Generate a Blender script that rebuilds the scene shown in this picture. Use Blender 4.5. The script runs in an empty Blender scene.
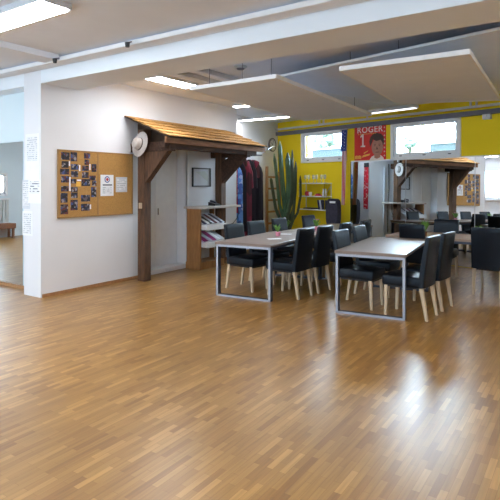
import bpy, bmesh, random, math
from math import sin, cos, pi, radians, atan2, sqrt
from mathutils import Vector, Matrix, noise
random.seed(7)
SC = bpy.context.scene
COL = SC.collection

# ------------------------------------------------------------------ helpers
class MB:
    """collects shapes into one bmesh, built as ONE mesh object"""
    def __init__(self): self.bm = bmesh.new()
    def _xf(self, vs, M):
        if M is not None: bmesh.ops.transform(self.bm, matrix=M, verts=vs)
    def box(self, x0, x1, y0, y1, z0, z1, M=None, bev=0, seg=2):
        r = bmesh.ops.create_cube(self.bm, size=1)
        vs = r['verts']
        bmesh.ops.transform(self.bm, matrix=Matrix.Translation(((x0+x1)/2, (y0+y1)/2, (z0+z1)/2)) @ Matrix.Diagonal((abs(x1-x0), abs(y1-y0), abs(z1-z0), 1)), verts=vs)
        if bev:
            es = list({e for v in vs for e in v.link_edges})
            rr = bmesh.ops.bevel(self.bm, geom=es, offset=bev, segments=seg, affect='EDGES', profile=.5)
            vs = list({v for f in rr['faces'] for v in f.verts} | {v for v in vs if v.is_valid})
        self._xf(vs, M); return self
    def prism(self, pts, axis, a, b, M=None):
        """polygon pts (2D) extruded along axis ('x','y','z') from a to b"""
        def P(p, t):
            return {'x': (t, p[0], p[1]), 'y': (p[0], t, p[1]), 'z': (p[0], p[1], t)}[axis]
        A = [self.bm.verts.new(P(p, a)) for p in pts]; B = [self.bm.verts.new(P(p, b)) for p in pts]
        n = len(pts)
        self.bm.faces.new(A); self.bm.faces.new(B[::-1])
        for i in range(n): self.bm.faces.new((A[i], B[i], B[(i+1) % n], A[(i+1) % n]))
        self._xf(A+B, M); return self
    def tube(self, pts, rad, n=10, cap=True, star=0, M=None):
        pts = [Vector(p) for p in pts]; rings = []
        rads = rad if isinstance(rad, (list, tuple)) else [rad]*len(pts)
        up = None
        for i, p in enumerate(pts):
            t = (pts[min(i+1, len(pts)-1)] - pts[max(i-1, 0)]).normalized()
            if up is None:
                up = Vector((0, 0, 1)) if abs(t.z) < .9 else Vector((1, 0, 0))
            u = (up - t*up.dot(t)).normalized(); w = t.cross(u); up = u
            ring = []
            for k in range(n):
                an = 2*pi*k/n
                r = rads[i]*(1 + (star if k % 2 else -star))
                ring.append(self.bm.verts.new(p + u*cos(an)*r + w*sin(an)*r))
            rings.append(ring)
        for i in range(len(rings)-1):
            for k in range(n):
                self.bm.faces.new((rings[i][k], rings[i][(k+1) % n], rings[i+1][(k+1) % n], rings[i+1][k]))
        if cap:
            self.bm.faces.new(rings[0][::-1]); self.bm.faces.new(rings[-1])
        self._xf([v for r in rings for v in r], M); return self
    def lathe(self, prof, n=20, M=None, sx=1, sy=1):
        rings = []; allv = []
        for (r, z) in prof:
            if r < 1e-5:
                v = self.bm.verts.new((0, 0, z)); rings.append([v]); allv.append(v)
            else:
                rg = [self.bm.verts.new((r*cos(2*pi*k/n)*sx, r*sin(2*pi*k/n)*sy, z)) for k in range(n)]
                rings.append(rg); allv += rg
        for a, b in zip(rings, rings[1:]):
            for k in range(n):
                k2 = (k+1) % n
                if len(a) == 1 and len(b) == 1: continue
                if len(a) == 1: self.bm.faces.new((a[0], b[k], b[k2]))
                elif len(b) == 1: self.bm.faces.new((a[k], b[0], a[k2]))
                else: self.bm.faces.new((a[k], b[k], b[k2], a[k2]))
        self._xf(allv, M); return self
    def grid(self, fn, nu, nv, thick=0, tdir=None):
        """surface fn(u,v)->(x,y,z); optional thickness along tdir"""
        g = [[self.bm.verts.new(fn(i/nu, j/nv)) for j in range(nv+1)] for i in range(nu+1)]
        for i in range(nu):
            for j in range(nv):
                self.bm.faces.new((g[i][j], g[i+1][j], g[i+1][j+1], g[i][j+1]))
        if thick:
            td = Vector(tdir)*thick
            h = [[self.bm.verts.new(v.co + td) for v in row] for row in g]
            for i in range(nu):
                for j in range(nv):
                    self.bm.faces.new((h[i][j], h[i][j+1], h[i+1][j+1], h[i+1][j]))
            for i in range(nu):
                for j in (0, nv): self.bm.faces.new((g[i][j], g[i+1][j], h[i+1][j], h[i][j]))
            for j in range(nv):
                for i in (0, nu): self.bm.faces.new((g[i][j], g[i][j+1], h[i][j+1], h[i][j]))
        return self
    def build(self, name, m=None, parent=None, loc=None, rotz=0, smooth=False, matrix=None):
        bmesh.ops.recalc_face_normals(self.bm, faces=self.bm.faces)
        me = bpy.data.meshes.new(name); self.bm.to_mesh(me); self.bm.free()
        if smooth:
            for p in me.polygons: p.use_smooth = True
            try: me.set_sharp_from_angle(angle=radians(40))
            except Exception: pass
        o = bpy.data.objects.new(name, me); COL.objects.link(o)
        if m: me.materials.append(m)
        if parent: o.parent = parent
        if matrix is not None: o.matrix_world = matrix
        else:
            if loc: o.location = loc
            if rotz: o.rotation_euler = (0, 0, rotz)
        return o

def tag(o, label=None, cat=None, group=None, kind=None):
    if label: o['label'] = label
    if cat: o['category'] = cat
    if group: o['group'] = group
    if kind: o['kind'] = kind
    return o
def thing(name, label, cat, loc=(0, 0, 0), rotz=0, group=None, kind=None):
    o = bpy.data.objects.new(name, None); COL.objects.link(o); o.empty_display_size = .1
    o.location = loc; o.rotation_euler = (0, 0, rotz)
    return tag(o, label, cat, group, kind)
def dup(root, loc, rotz, label=None, group=None):
    r = root.copy(); COL.objects.link(r); r.location = loc; r.rotation_euler = (0, 0, rotz)
    if label: r['label'] = label
    if group: r['group'] = group
    for ch in list(root.children):
        c = ch.copy(); COL.objects.link(c); c.parent = r
        for g in list(ch.children):
            d = g.copy(); COL.objects.link(d); d.parent = c
    return r

# ------------------------------------------------------------------ materials
def mat(name, col, rough=.6, metal=0, spec=.5, var=0, scale=8, bump=0, bscale=60, emis=None, coat=0, stretch=(1, 1, 1)):
    m = bpy.data.materials.new(name); m.use_nodes = True
    nt = m.node_tree; b = nt.nodes['Principled BSDF']
    b.inputs['Base Color'].default_value = (*col, 1); b.inputs['Roughness'].default_value = rough
    b.inputs['Metallic'].default_value = metal; b.inputs['Specular IOR Level'].default_value = spec
    if coat: b.inputs['Coat Weight'].default_value = coat
    tc = nt.nodes.new('ShaderNodeTexCoord'); mp = nt.nodes.new('ShaderNodeMapping')
    mp.inputs['Scale'].default_value = stretch
    nt.links.new(tc.outputs['Object'], mp.inputs['Vector'])
    n = nt.nodes.new('ShaderNodeTexNoise'); n.inputs['Scale'].default_value = scale; n.inputs['Detail'].default_value = 4
    nt.links.new(mp.outputs[0], n.inputs['Vector'])
    r = nt.nodes.new('ShaderNodeValToRGB'); v = var if var else .03
    r.color_ramp.elements[0].position = .3; r.color_ramp.elements[1].position = .7
    r.color_ramp.elements[0].color = (*[c*(1-v) for c in col], 1)
    r.color_ramp.elements[1].color = (*[min(1, c*(1+v)) for c in col], 1)
    nt.links.new(n.outputs['Fac'], r.inputs[0]); nt.links.new(r.outputs[0], b.inputs['Base Color'])
    if bump:
        n2 = nt.nodes.new('ShaderNodeTexNoise'); n2.inputs['Scale'].default_value = bscale
        nt.links.new(mp.outputs[0], n2.inputs['Vector'])
        bu = nt.nodes.new('ShaderNodeBump'); bu.inputs['Strength'].default_value = bump; bu.inputs['Distance'].default_value = .01
        nt.links.new(n2.outputs['Fac'], bu.inputs['Height']); nt.links.new(bu.outputs[0], b.inputs['Normal'])
    if emis:
        b.inputs['Emission Color'].default_value = (*emis[0], 1); b.inputs['Emission Strength'].default_value = emis[1]
    return m

M = {}
M['wall'] = mat('white_plaster', (.77, .78, .82), .85, var=.02, scale=1.5, bump=.05, bscale=90)
M['wall_daylit'] = mat('plaster_daylight_blue', (.70, .82, .88), .85, var=.02, scale=1.5)  # blue daylight tint put into the plaster colour
M['ceil'] = mat('ceiling_plaster', (.80, .85, .94), .9, var=.03, scale=2, bump=.05, bscale=120)
M['panel'] = mat('acoustic_panel', (.80, .86, .97), .9, var=.02, scale=4)
M['white'] = mat('white_paint', (.82, .83, .85), .5)
M['beam'] = mat('beam_paint', (.82, .87, .93), .7, var=.02, scale=2)
M['yellow'] = mat('yellow_paint', (.88, .66, .008), .8, var=.03, scale=2)
M['rail'] = mat('dark_grey_rail', (.13, .13, .17), .6)
M['steel'] = mat('brushed_steel_lit', (.40, .43, .50), .42, metal=.55, var=.05, scale=20)  # lit copy of the table-leg steel, for the end faces
M['leg_shade'] = mat('steel_side_shaded', (.055, .065, .10), .45, metal=.3, var=.05, scale=20)  # same leg steel with its shaded sides put into the colour
M['top'] = mat('table_laminate', (.25, .185, .155), .36, spec=.35, var=.10, scale=5, stretch=(1, 6, 1))
M['topwood'] = mat('warm_table_laminate', (.40, .27, .19), .34, var=.12, scale=5, stretch=(6, 1, 1))
M['leather'] = mat('black_leatherette', (.006, .007, .011), .42, spec=.35, var=.15, scale=12, bump=.08, bscale=200)
M['leather'].node_tree.nodes['Principled BSDF'].inputs['Specular Tint'].default_value = (.72, .86, 1.0, 1)  # bluish sheen tint standing in for cool window light
M['birch'] = mat('birch_leg', (.60, .47, .32), .5, var=.08, scale=10, stretch=(8, 8, 1))
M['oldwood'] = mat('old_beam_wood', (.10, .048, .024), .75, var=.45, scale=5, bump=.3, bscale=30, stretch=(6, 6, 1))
M['oldwood_shade'] = mat('old_beam_wood_lying_shaded', (.062, .028, .015), .75, var=.45, scale=5, bump=.3, bscale=30, stretch=(6, 1, 6))  # lying grain; shade below the eave put into the darker colour
M['fascia'] = mat('brown_fascia', (.28, .13, .058), .7, var=.3, scale=5, stretch=(6, 1, 6))
M['shingle'] = mat('ochre_shingle', (.46, .25, .075), .7, var=.25, scale=4, bump=.2, bscale=40, stretch=(1, 8, 1))
M['roofunder'] = mat('dark_roof_underside', (.06, .034, .02), .85, var=.3, scale=6)
M['shelfwood'] = mat('oiled_shelf_wood', (.34, .16, .055), .5, var=.2, scale=5, stretch=(5, 5, 1))
M['shelftop'] = mat('grey_shelf_top', (.5, .44, .40), .5, var=.1)
M['cork'] = mat('cork', (.46, .25, .075), .9, var=.18, scale=90)
M['corkframe'] = mat('cork_frame', (.36, .20, .07), .6, var=.1)
M['paper'] = mat('paper', (.86, .88, .92), .8)
M['papergrey'] = mat('paper_grey', (.62, .66, .72), .8)
M['ink'] = mat('ink', (.08, .09, .12), .8)
M['inkred'] = mat('ink_red', (.55, .06, .08), .8)
M['inkblue'] = mat('ink_blue', (.05, .09, .35), .8)
M['black'] = mat('black_plastic', (.015, .015, .018), .5)
M['darkgrey'] = mat('dark_grey_fabric', (.035, .032, .055), .8, var=.2, scale=20)
M['hat'] = mat('straw_hat', (.50, .45, .42), .9, var=.1, scale=60, bump=.2, bscale=150)
M['hatband'] = mat('hat_band', (.10, .075, .07), .8)
M['iron'] = mat('rusty_iron', (.12, .06, .035), .6, metal=.4)
M['red'] = mat('poster_red', (.66, .022, .018), .55)
M['posterwhite'] = mat('poster_white', (.80, .70, .66), .6)
M['posteryellow'] = mat('poster_yellow', (.85, .50, .08), .6)
M['skin'] = mat('printed_face', (.42, .20, .14), .7, var=.15, scale=8)
M['hair'] = mat('printed_hair', (.055, .035, .03), .8)
M['cactus'] = mat('cactus_green', (.045, .10, .045), .5, var=.35, scale=6)
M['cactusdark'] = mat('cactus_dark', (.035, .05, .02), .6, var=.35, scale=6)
M['leaf'] = mat('leaf_green', (.14, .30, .05), .5, var=.3, scale=20)
M['pink'] = mat('pink_pot', (.75, .28, .38), .5)
M['pot'] = mat('clay_pot', (.25, .12, .07), .8)
M['flagblue'] = mat('flag_blue', (.015, .035, .22), .7)
M['chrome'] = mat('chrome', (.7, .7, .72), .2, metal=1)
M['gsteel'] = mat('grey_radiator', (.55, .60, .60), .6)
M['pipe'] = mat('white_pipe', (.60, .62, .66), .5)
M['ladder'] = mat('ladder_wood', (.38, .19, .08), .6, var=.15, scale=6, stretch=(5, 5, 1))
M['magenta'] = mat('magenta_cover', (.42, .04, .22), .4)
M['navy'] = mat('navy_cover', (.03, .035, .09), .4)
M['maroon'] = mat('maroon_cover', (.16, .03, .05), .4)
M['outwall'] = mat('outside_render', (.075, .10, .105), .9, var=.1, scale=.6)
M['outground'] = mat('outside_ground', (.09, .10, .08), .9, var=.2, scale=2)
M['foliage'] = mat('outside_foliage', (.2, .27, .2), .9, var=.4, scale=3)

def emit_mat(name, col, st):
    m = bpy.data.materials.new(name); m.use_nodes = True; nt = m.node_tree
    b = nt.nodes['Principled BSDF']; b.inputs['Base Color'].default_value = (.9, .9, .9, 1)
    b.inputs['Emission Color'].default_value = (*col, 1); b.inputs['Emission Strength'].default_value = st
    return m
def text_mat(name, ink, freq, axis):
    m = bpy.data.materials.new(name); m.use_nodes = True; nt = m.node_tree; b = nt.nodes['Principled BSDF']; b.inputs['Roughness'].default_value = .8
    L = nt.links.new; tc = nt.nodes.new('ShaderNodeTexCoord'); w = nt.nodes.new('ShaderNodeTexWave'); w.bands_direction = 'Z'; w.inputs['Scale'].default_value = freq
    L(tc.outputs['Object'], w.inputs['Vector']); g = nt.nodes.new('ShaderNodeMath'); g.operation = 'GREATER_THAN'; g.inputs[1].default_value = .72; L(w.outputs['Fac'], g.inputs[0])
    mp = nt.nodes.new('ShaderNodeMapping'); mp.inputs['Scale'].default_value = (22, 22, 2.2*freq); L(tc.outputs['Object'], mp.inputs['Vector'])
    n = nt.nodes.new('ShaderNodeTexNoise'); n.inputs['Scale'].default_value = 1; L(mp.outputs[0], n.inputs['Vector'])
    g2 = nt.nodes.new('ShaderNodeMath'); g2.operation = 'GREATER_THAN'; g2.inputs[1].default_value = .47; L(n.outputs['Fac'], g2.inputs[0])
    mu = nt.nodes.new('ShaderNodeMath'); mu.operation = 'MULTIPLY'; L(g.outputs[0], mu.inputs[0]); L(g2.outputs[0], mu.inputs[1])
    mx = nt.nodes.new('ShaderNodeMix'); mx.data_type = 'RGBA'; mx.inputs['A'].default_value = (.78, .80, .84, 1); mx.inputs['B'].default_value = (*ink, 1)
    L(mu.outputs[0], mx.inputs['Factor']); L(mx.outputs['Result'], b.inputs['Base Color']); return m
M['printdark'] = text_mat('dark_print', (.12, .13, .17), 9, 'Z')
M['printgrey'] = text_mat('grey_print', (.42, .45, .50), 11, 'Z')
M['tube'] = emit_mat('lit_diffuser', (.97, .98, 1.0), 19)
M['tubedim'] = emit_mat('dim_strip', (.9, .96, 1), .8)
M['tubesoft'] = emit_mat('lit_strip', (1, .99, .98), 13)

def mirror_mat():
    m = bpy.data.materials.new('mirror_glass'); m.use_nodes = True; b = m.node_tree.nodes['Principled BSDF']
    b.inputs['Base Color'].default_value = (.80, .86, .90, 1); b.inputs['Metallic'].default_value = 1; b.inputs['Roughness'].default_value = .012
    return m
M['mirror'] = mirror_mat()
def glass_mat():
    m = bpy.data.materials.new('window_pane'); m.use_nodes = True; nt = m.node_tree; nt.nodes.clear()
    o = nt.nodes.new('ShaderNodeOutputMaterial'); mx = nt.nodes.new('ShaderNodeMixShader'); t = nt.nodes.new('ShaderNodeBsdfTransparent')
    g = nt.nodes.new('ShaderNodeBsdfGlossy'); g.inputs['Roughness'].default_value = .02; f = nt.nodes.new('ShaderNodeFresnel'); f.inputs[0].default_value = 1.25
    t.inputs[0].default_value = (.94, .97, .98, 1)
    nt.links.new(f.outputs[0], mx.inputs[0]); nt.links.new(t.outputs[0], mx.inputs[1]); nt.links.new(g.outputs[0], mx.inputs[2]); nt.links.new(mx.outputs[0], o.inputs[0])
    return m
M['glass'] = glass_mat()

def floor_mat():
    m = bpy.data.materials.new('mosaic_parquet'); m.use_nodes = True; nt = m.node_tree; b = nt.nodes['Principled BSDF']
    L = nt.links.new
    tc = nt.nodes.new('ShaderNodeTexCoord'); mp = nt.nodes.new('ShaderNodeMapping'); mp.inputs['Rotation'].default_value = (0, 0, radians(90))
    L(tc.outputs['Object'], mp.inputs['Vector'])
    br = nt.nodes.new('ShaderNodeTexBrick'); br.offset = .37; br.offset_frequency = 2; br.squash = 1
    br.inputs['Scale'].default_value = 1; br.inputs['Brick Width'].default_value = .235; br.inputs['Row Height'].default_value = .040
    br.inputs['Mortar Size'].default_value = .0012; br.inputs['Mortar Smooth'].default_value = .3; br.inputs['Bias'].default_value = 0
    br.inputs['Color1'].default_value = (.0, .0, .0, 1); br.inputs['Color2'].default_value = (1, 1, 1, 1); br.inputs['Mortar'].default_value = (.0, .0, .0, 1)
    L(mp.outputs[0], br.inputs['Vector'])
    cr = nt.nodes.new('ShaderNodeValToRGB'); e = cr.color_ramp.elements
    e[0].position = 0; e[0].color = (.24, .110, .028, 1); e[1].position = 1; e[1].color = (.45, .245, .075, 1)
    a = cr.color_ramp.elements.new(.2); a.color = (.295, .146, .037, 1)
    a = cr.color_ramp.elements.new(.8); a.color = (.355, .187, .050, 1)
    L(br.outputs['Color'], cr.inputs[0])
    # wood grain along the strips
    mp2 = nt.nodes.new('ShaderNodeMapping'); mp2.inputs['Scale'].default_value = (60, 3, 1); L(tc.outputs['Object'], mp2.inputs['Vector'])
    n = nt.nodes.new('ShaderNodeTexNoise'); n.inputs['Scale'].default_value = 1; n.inputs['Detail'].default_value = 5; L(mp2.outputs[0], n.inputs['Vector'])
    n3 = nt.nodes.new('ShaderNodeTexNoise'); n3.inputs['Scale'].default_value = .6; n3.inputs['Detail'].default_value = 3; L(tc.outputs['Object'], n3.inputs['Vector'])
    mr = nt.nodes.new('ShaderNodeMapRange'); mr.inputs[1].default_value = .3; mr.inputs[2].default_value = .7; mr.inputs[3].default_value = .84; mr.inputs[4].default_value = 1.12; L(n.outputs['Fac'], mr.inputs[0])
    mr3 = nt.nodes.new('ShaderNodeMapRange'); mr3.inputs[1].default_value = .3; mr3.inputs[2].default_value = .7; mr3.inputs[3].default_value = .9; mr3.inputs[4].default_value = 1.1; L(n3.outputs['Fac'], mr3.inputs[0])
    mu = nt.nodes.new('ShaderNodeMath'); mu.operation = 'MULTIPLY'; L(mr.outputs[0], mu.inputs[0]); L(mr3.outputs[0], mu.inputs[1])
    hs = nt.nodes.new('ShaderNodeHueSaturation'); L(cr.outputs[0], hs.inputs['Color']); L(mu.outputs[0], hs.inputs['Value']); L(hs.outputs[0], b.inputs['Base Color'])
    n4 = nt.nodes.new('ShaderNodeTexNoise'); n4.inputs['Scale'].default_value = 4; n4.inputs['Detail'].default_value = 6; L(tc.outputs['Object'], n4.inputs['Vector'])
    mr4 = nt.nodes.new('ShaderNodeMapRange'); mr4.inputs[1].default_value = .3; mr4.inputs[2].default_value = .7; mr4.inputs[3].default_value = .315; mr4.inputs[4].default_value = .325; L(n4.outputs['Fac'], mr4.inputs[0])
    L(mr4.outputs[0], b.inputs['Roughness'])
    b.inputs['Specular IOR Level'].default_value = .5; b.inputs['IOR'].default_value = 1.62
    bu = nt.nodes.new('ShaderNodeBump'); bu.inputs['Strength'].default_value = .03; bu.inputs['Distance'].default_value = .002
    return m
M['floor'] = floor_mat()

def patch_mat(name, cols, scale=6, kind='VORONOI', rough=.5, coord='Object', stretch=(1, 1, 1), rand=True):
    """small coloured patches, different on every object"""
    m = bpy.data.materials.new(name); m.use_nodes = True; nt = m.node_tree; b = nt.nodes['Principled BSDF']; b.inputs['Roughness'].default_value = rough
    tc = nt.nodes.new('ShaderNodeTexCoord'); mp = nt.nodes.new('ShaderNodeMapping'); mp.inputs['Scale'].default_value = stretch
    nt.links.new(tc.outputs[coord], mp.inputs['Vector'])
    if rand:
        oi = nt.nodes.new('ShaderNodeObjectInfo'); ml = nt.nodes.new('ShaderNodeMath'); ml.operation = 'MULTIPLY'; ml.inputs[1].default_value = 40
        nt.links.new(oi.outputs['Random'], ml.inputs[0]); nt.links.new(ml.outputs[0], mp.inputs['Location'])
    v = nt.nodes.new('ShaderNodeTexVoronoi'); v.inputs['Scale'].default_value = scale; nt.links.new(mp.outputs[0], v.inputs['Vector'])
    sp = nt.nodes.new('ShaderNodeSeparateColor'); nt.links.new(v.outputs['Color'], sp.inputs[0])
    r = nt.nodes.new('ShaderNodeValToRGB'); r.color_ramp.interpolation = 'CONSTANT'
    r.color_ramp.elements[0].color = (*cols[0], 1)
    r.color_ramp.elements[1].position = 1/len(cols); r.color_ramp.elements[1].color = (*cols[1], 1)
    for i in range(2, len(cols)):
        e = r.color_ramp.elements.new(i/len(cols)); e.color = (*cols[i], 1)
    nt.links.new(sp.outputs[0], r.inputs[0]); nt.links.new(r.outputs[0], b.inputs['Base Color'])
    return m
M['photo'] = patch_mat('snapshot_print', [(.015, .015, .025), (.02, .03, .07), (.03, .02, .03), (.06, .09, .25), (.012, .012, .015), (.12, .10, .12), (.12, .03, .03), (.02, .02, .03), (.30, .28, .30)], 30)
M['redcloth'] = patch_mat('red_costume_cloth', [(.13, .003, .02), (.22, .006, .04), (.05, .002, .012), (.16, .005, .03)], 9, stretch=(1, 1, .3))
M['redpattern'] = patch_mat('red_white_pattern', [(.55, .01, .02), (.60, .01, .03), (.50, .01, .02), (.65, .40, .38), (.52, .01, .03)], 26)
M['bluecloth'] = patch_mat('shiny_blue_cloth', [(.08, .25, .75), (.12, .38, .9), (.05, .15, .6), (.4, .6, .95)], 14, rough=.3)
M['darkcloth'] = mat('dark_costume_cloth', (.012, .009, .018), .8, var=.3, scale=6)
M['winered'] = mat('wine_costume_cloth', (.09, .010, .025), .8, var=.3, scale=6)

def stripe_mat(name, c1, c2, freq, axis):
    m = bpy.data.materials.new(name); m.use_nodes = True; nt = m.node_tree; b = nt.nodes['Principled BSDF']; b.inputs['Roughness'].default_value = .7
    tc = nt.nodes.new('ShaderNodeTexCoord'); w = nt.nodes.new('ShaderNodeTexWave'); w.bands_direction = axis; w.inputs['Scale'].default_value = freq; w.wave_profile = 'SIN'
    nt.links.new(tc.outputs['Object'], w.inputs['Vector'])
    r = nt.nodes.new('ShaderNodeValToRGB'); r.color_ramp.interpolation = 'CONSTANT'; r.color_ramp.elements[0].color = (*c1, 1); r.color_ramp.elements[1].position = .5; r.color_ramp.elements[1].color = (*c2, 1)
    nt.links.new(w.outputs['Fac'], r.inputs[0]); nt.links.new(r.outputs[0], b.inputs['Base Color'])
    return m
M['stripes'] = stripe_mat('flag_stripes', (.55, .10, .12), (.62, .55, .60), 8, 'X')

# ------------------------------------------------------------------ room frame
XW = -6.225           # cork-board wall plane (faces +X)
XR = -6.78            # recessed stretch of the same wall
YP = 4.136            # pillar face
YE = 8.71             # end of the thick wall
BB = .256; YB = 11.18 # back wall: passes (XW, YB), turned by BB
CB, SB = cos(BB), sin(BB)
ZC = 3.14
def bp(s, z, off=0): return Vector((XW + s*CB - off*SB, YB - s*SB - off*CB, z))
BM = Matrix.Translation((XW, YB, 0)) @ Matrix.Rotation(-BB, 4, 'Z')    # local x = s along back wall, local -y = into the room
XL, XRT, YF = -14.4, 4.2, -2.0
def struct(name, mb, m, label, cat, **k):
    o = mb.build(name, m, **k); return tag(o, label, cat, kind='structure')

struct('floor', MB().box(XL-.2, XRT+.2, YF-.2, 11.9, -.1, 0), M['floor'], 'glossy oak mosaic parquet floor of short strips', 'floor')
struct('ceiling', MB().box(XL-.2, XRT+.2, YF-.2, 11.9, ZC, ZC+.12), M['ceil'], 'beige grey plaster ceiling above the whole room', 'ceiling')
# cork-board wall with an alcove for the door
w = MB()
w.box(XW-.395, XW, YP, 6.17, 0, ZC)
w.box(XW-.555, XW, 7.13, YE, 0, ZC)
w.box(XW-.395, XW, 6.17, 7.13, 2.30, ZC)
w.box(XW-.395, XW-.27, 6.17, 7.13, 0, 2.30)
struct('wall_left', w, M['wall'], 'white plaster wall carrying the cork board, ending in a pillar', 'wall')
struct('wall_recess', MB().box(XR-.2, XR, YE-.4, 11.7, 0, ZC), M['wall'], 'set-back white wall behind the hanging costumes', 'wall')
# back wall, with two window holes
WZ0, WZ1 = 2.07, 2.80
wins = [(.26, 1.66), (2.81, 4.32)]
bw = MB(); T = .25
cuts = [-1.0, wins[0][0], wins[0][1], wins[1][0], wins[1][1], 11.2]
bw.box(-1.0, 11.2, 0, T, 0, WZ0, BM); bw.box(-1.0, 11.2, 0, T, WZ1, ZC, BM)
for a, b_ in ((-1.0, wins[0][0]), (wins[0][1], wins[1][0]), (wins[1][1], 11.2)): bw.box(a, b_, 0, T, WZ0, WZ1, BM)
struct('wall_back', bw, M['yellow'], 'bright yellow back wall with two high windows', 'wall')
# rear / side walls (seen in the mirrors)
RW = [(-11.25, -9.3), (-8.3, -6.35), (-4.9, -2.9), (-.6, 1.6)]
rw = MB(); z0, z1 = 1.26, 2.62
rw.box(XL-.2, XRT+.2, YF-.2, YF, 0, z0); rw.box(XL-.2, XRT+.2, YF-.2, YF, z1, ZC)
xs = [XL-.2] + [v for p_ in RW for v in p_] + [XRT+.2]
for i in range(0, len(xs), 2): rw.box(xs[i], xs[i+1], YF-.2, YF, z0, z1)
struct('wall_rear', rw, M['wall'], 'white wall with a row of windows seen in the mirror', 'wall')
fw = MB(); fy0, fy1, fz0, fz1 = .25, 1.75, 1.2, 1.88
fw.box(XL-.2, XL, YF-.2, 4.6, 0, fz0); fw.box(XL-.2, XL, YF-.2, 4.6, fz1, ZC); fw.box(XL-.2, XL, YF-.2, fy0, fz0, fz1); fw.box(XL-.2, XL, fy1, 4.6, fz0, fz1)
struct('wall_far_left', fw, M['wall_daylit'], 'pale wall with blue daylight in its colour, reflected in the left mirror', 'wall')
struct('wall_right', MB().box(XRT, XRT+.2, YF-.2, 11.9, 0, ZC), M['wall'], 'white wall on the right of the room', 'wall')
struct('wall_side', MB().box(XL-.2, XW-.395, 4.385, 4.6, 0, ZC), M['wall_daylit'], 'pale wall with blue daylight in its colour, left of the pillar above the mirror', 'wall')
# ceiling beam over the room, cable tray, duct
struct('trim_1', MB().box(XL, XRT, YP, 4.74, 2.92, ZC), M['beam'], 'white painted ceiling beam crossing the room from the pillar', 'beam')
o = struct('trim_2', MB().box(-9.5, XRT, 3.86, 3.95, 3.06, 3.115, bev=.01).box(-9.5, XRT, 4.02, 4.136, 3.10, ZC), M['white'], 'white cable tray running beside the ceiling beam', 'cable tray')
struct('trim_3', MB().box(-5.72, -5.44, YF, 3.86, 3.07, ZC), M['ceil'], 'beige ceiling duct ending at the cable tray', 'duct')
struct('trim_4', MB().box(-6.80, -6.625, 4.30, 4.384, 2.2, ZC), M['beam'], 'narrow white strip between the pillar and the blue-tinted wall', 'boxing')
struct('trim_5', MB().box(-.55, 5.2, -.10, 0, 2.80, 2.885, BM), M['rail'], 'dark grey blind rail above the two back windows', 'rail')
struct('trim_6', MB().box(-.5, 9.5, -.17, -.12, 2.925, 2.965, BM).box(.95, .98, -.16, -.13, 2.96, 3.14, BM).box(1.08, 1.11, -.16, -.13, 2.96, 3.14, BM).box(2.3, 2.33, -.16, -.13, 2.96, 3.14, BM).box(4.55, 4.58, -.16, -.13, 2.96, 3.14, BM).box(4.66, 4.69, -.16, -.13, 2.96, 3.14, BM), M['pipe'], 'white conduit hanging in front of the yellow wall', 'conduit')
struct('trim_7', MB().box(1.8, 11.0, -.035, 0, 2.045, 2.07, BM), M['white'], 'white edge strip along the top of the big mirror', 'trim')
struct('baseboard_left', MB().box(XW, XW+.018, YP+.02, 6.1, 0, .045).box(XW, XW+.018, 7.8, YE, 0, .06), M['ladder'], 'wooden baseboard under the cork board wall', 'baseboard')
struct('baseboard_side', MB().box(-14, -6.64, 4.33, 4.35, 0, .05), M['ladder'], 'wooden baseboard under the left mirror', 'baseboard')

# door in the alcove
d = thing('door_1', 'plain white double cupboard door in the alcove under the shed roof', 'door', (0, 0, 0), kind='structure')
MB().box(XW-.27, XW-.235, 6.18, 6.55, .08, 2.25, bev=.004).build('door_leaf', M['white'], d)
MB().box(XW-.27, XW-.235, 6.556, 7.12, .08, 2.25, bev=.004).build('door_leaf', M['white'], d)
MB().box(XW-.235, XW-.215, 6.60, 6.62, 1.0, 1.12, bev=.004).build('door_handle', M['chrome'], d)
struct('trim_8', MB().box(XW-.27, XW-.01, 6.18, 7.12, 0, .08, bev=.006), M['wall'], 'white raised threshold in front of the alcove door', 'threshold')
struct('trim_9', MB().box(XW-.02, XW+.02, 7.13, 7.17, 0, 2.3), M['white'], 'white corner post beside the alcove door', 'trim')

# ------------------------------------------------------------------ windows
def window(n, s0, s1, z0, z1, label, Mx, fr=.06, mull=None, inner=.09):
    w_ = thing('window_%d' % n, label, 'window', (0, 0, 0), kind='structure')
    f = MB()
    f.box(s0, s0+fr, -.03, .10, z0, z1, Mx, .006); f.box(s1-fr, s1, -.03, .10, z0, z1, Mx, .006)
    f.box(s0, s1, -.03, .10, z1-fr*.8, z1, Mx, .006); f.box(s0, s1, -.03, .10, z0, z0+fr*.8, Mx, .006)
    f.build('window_frame', M['white'], w_)
    g = MB(); a = fr; i = inner
    spans = [(s0+a, s1-a)] if not mull else [(s0+a, (s0+s1)/2), ((s0+s1)/2, s1-a)]
    zz0, zz1 = z0+fr*.8, z1-fr*.8
    for (p, q) in spans:
        sash = MB(); e = .055
        sash.box(p, p+e, .0, .05, zz0, zz1, Mx, .006); sash.box(q-e, q, .0, .05, zz0, zz1, Mx, .006)
        sash.box(p, q, .0, .05, zz1-e*.6, zz1, Mx, .006); sash.box(p, q, .0, .05, zz0, zz0+e*1.4, Mx, .006)
        so = sash.build('window_sash', M['white'], w_)
        MB().box(p+e, q-e, .02, .028, zz0+e*1.4, zz1-e*.6, Mx).build('window_pane', M['glass'], so)
        if not mull:
            for u in (.12, .5, .88):
                MB().box(p+(q-p)*u-.03, p+(q-p)*u+.03, -.012, .0, zz0+.005, zz0+.022, Mx).build('window_fitting', M['darkgrey'], so)
    return w_
window(1, *wins[0], WZ0, WZ1, 'high white framed window at the left of the yellow wall, behind the flag', BM)
window(2, *wins[1], WZ0, WZ1, 'high white framed window on the right, above the mirror', BM)
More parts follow.
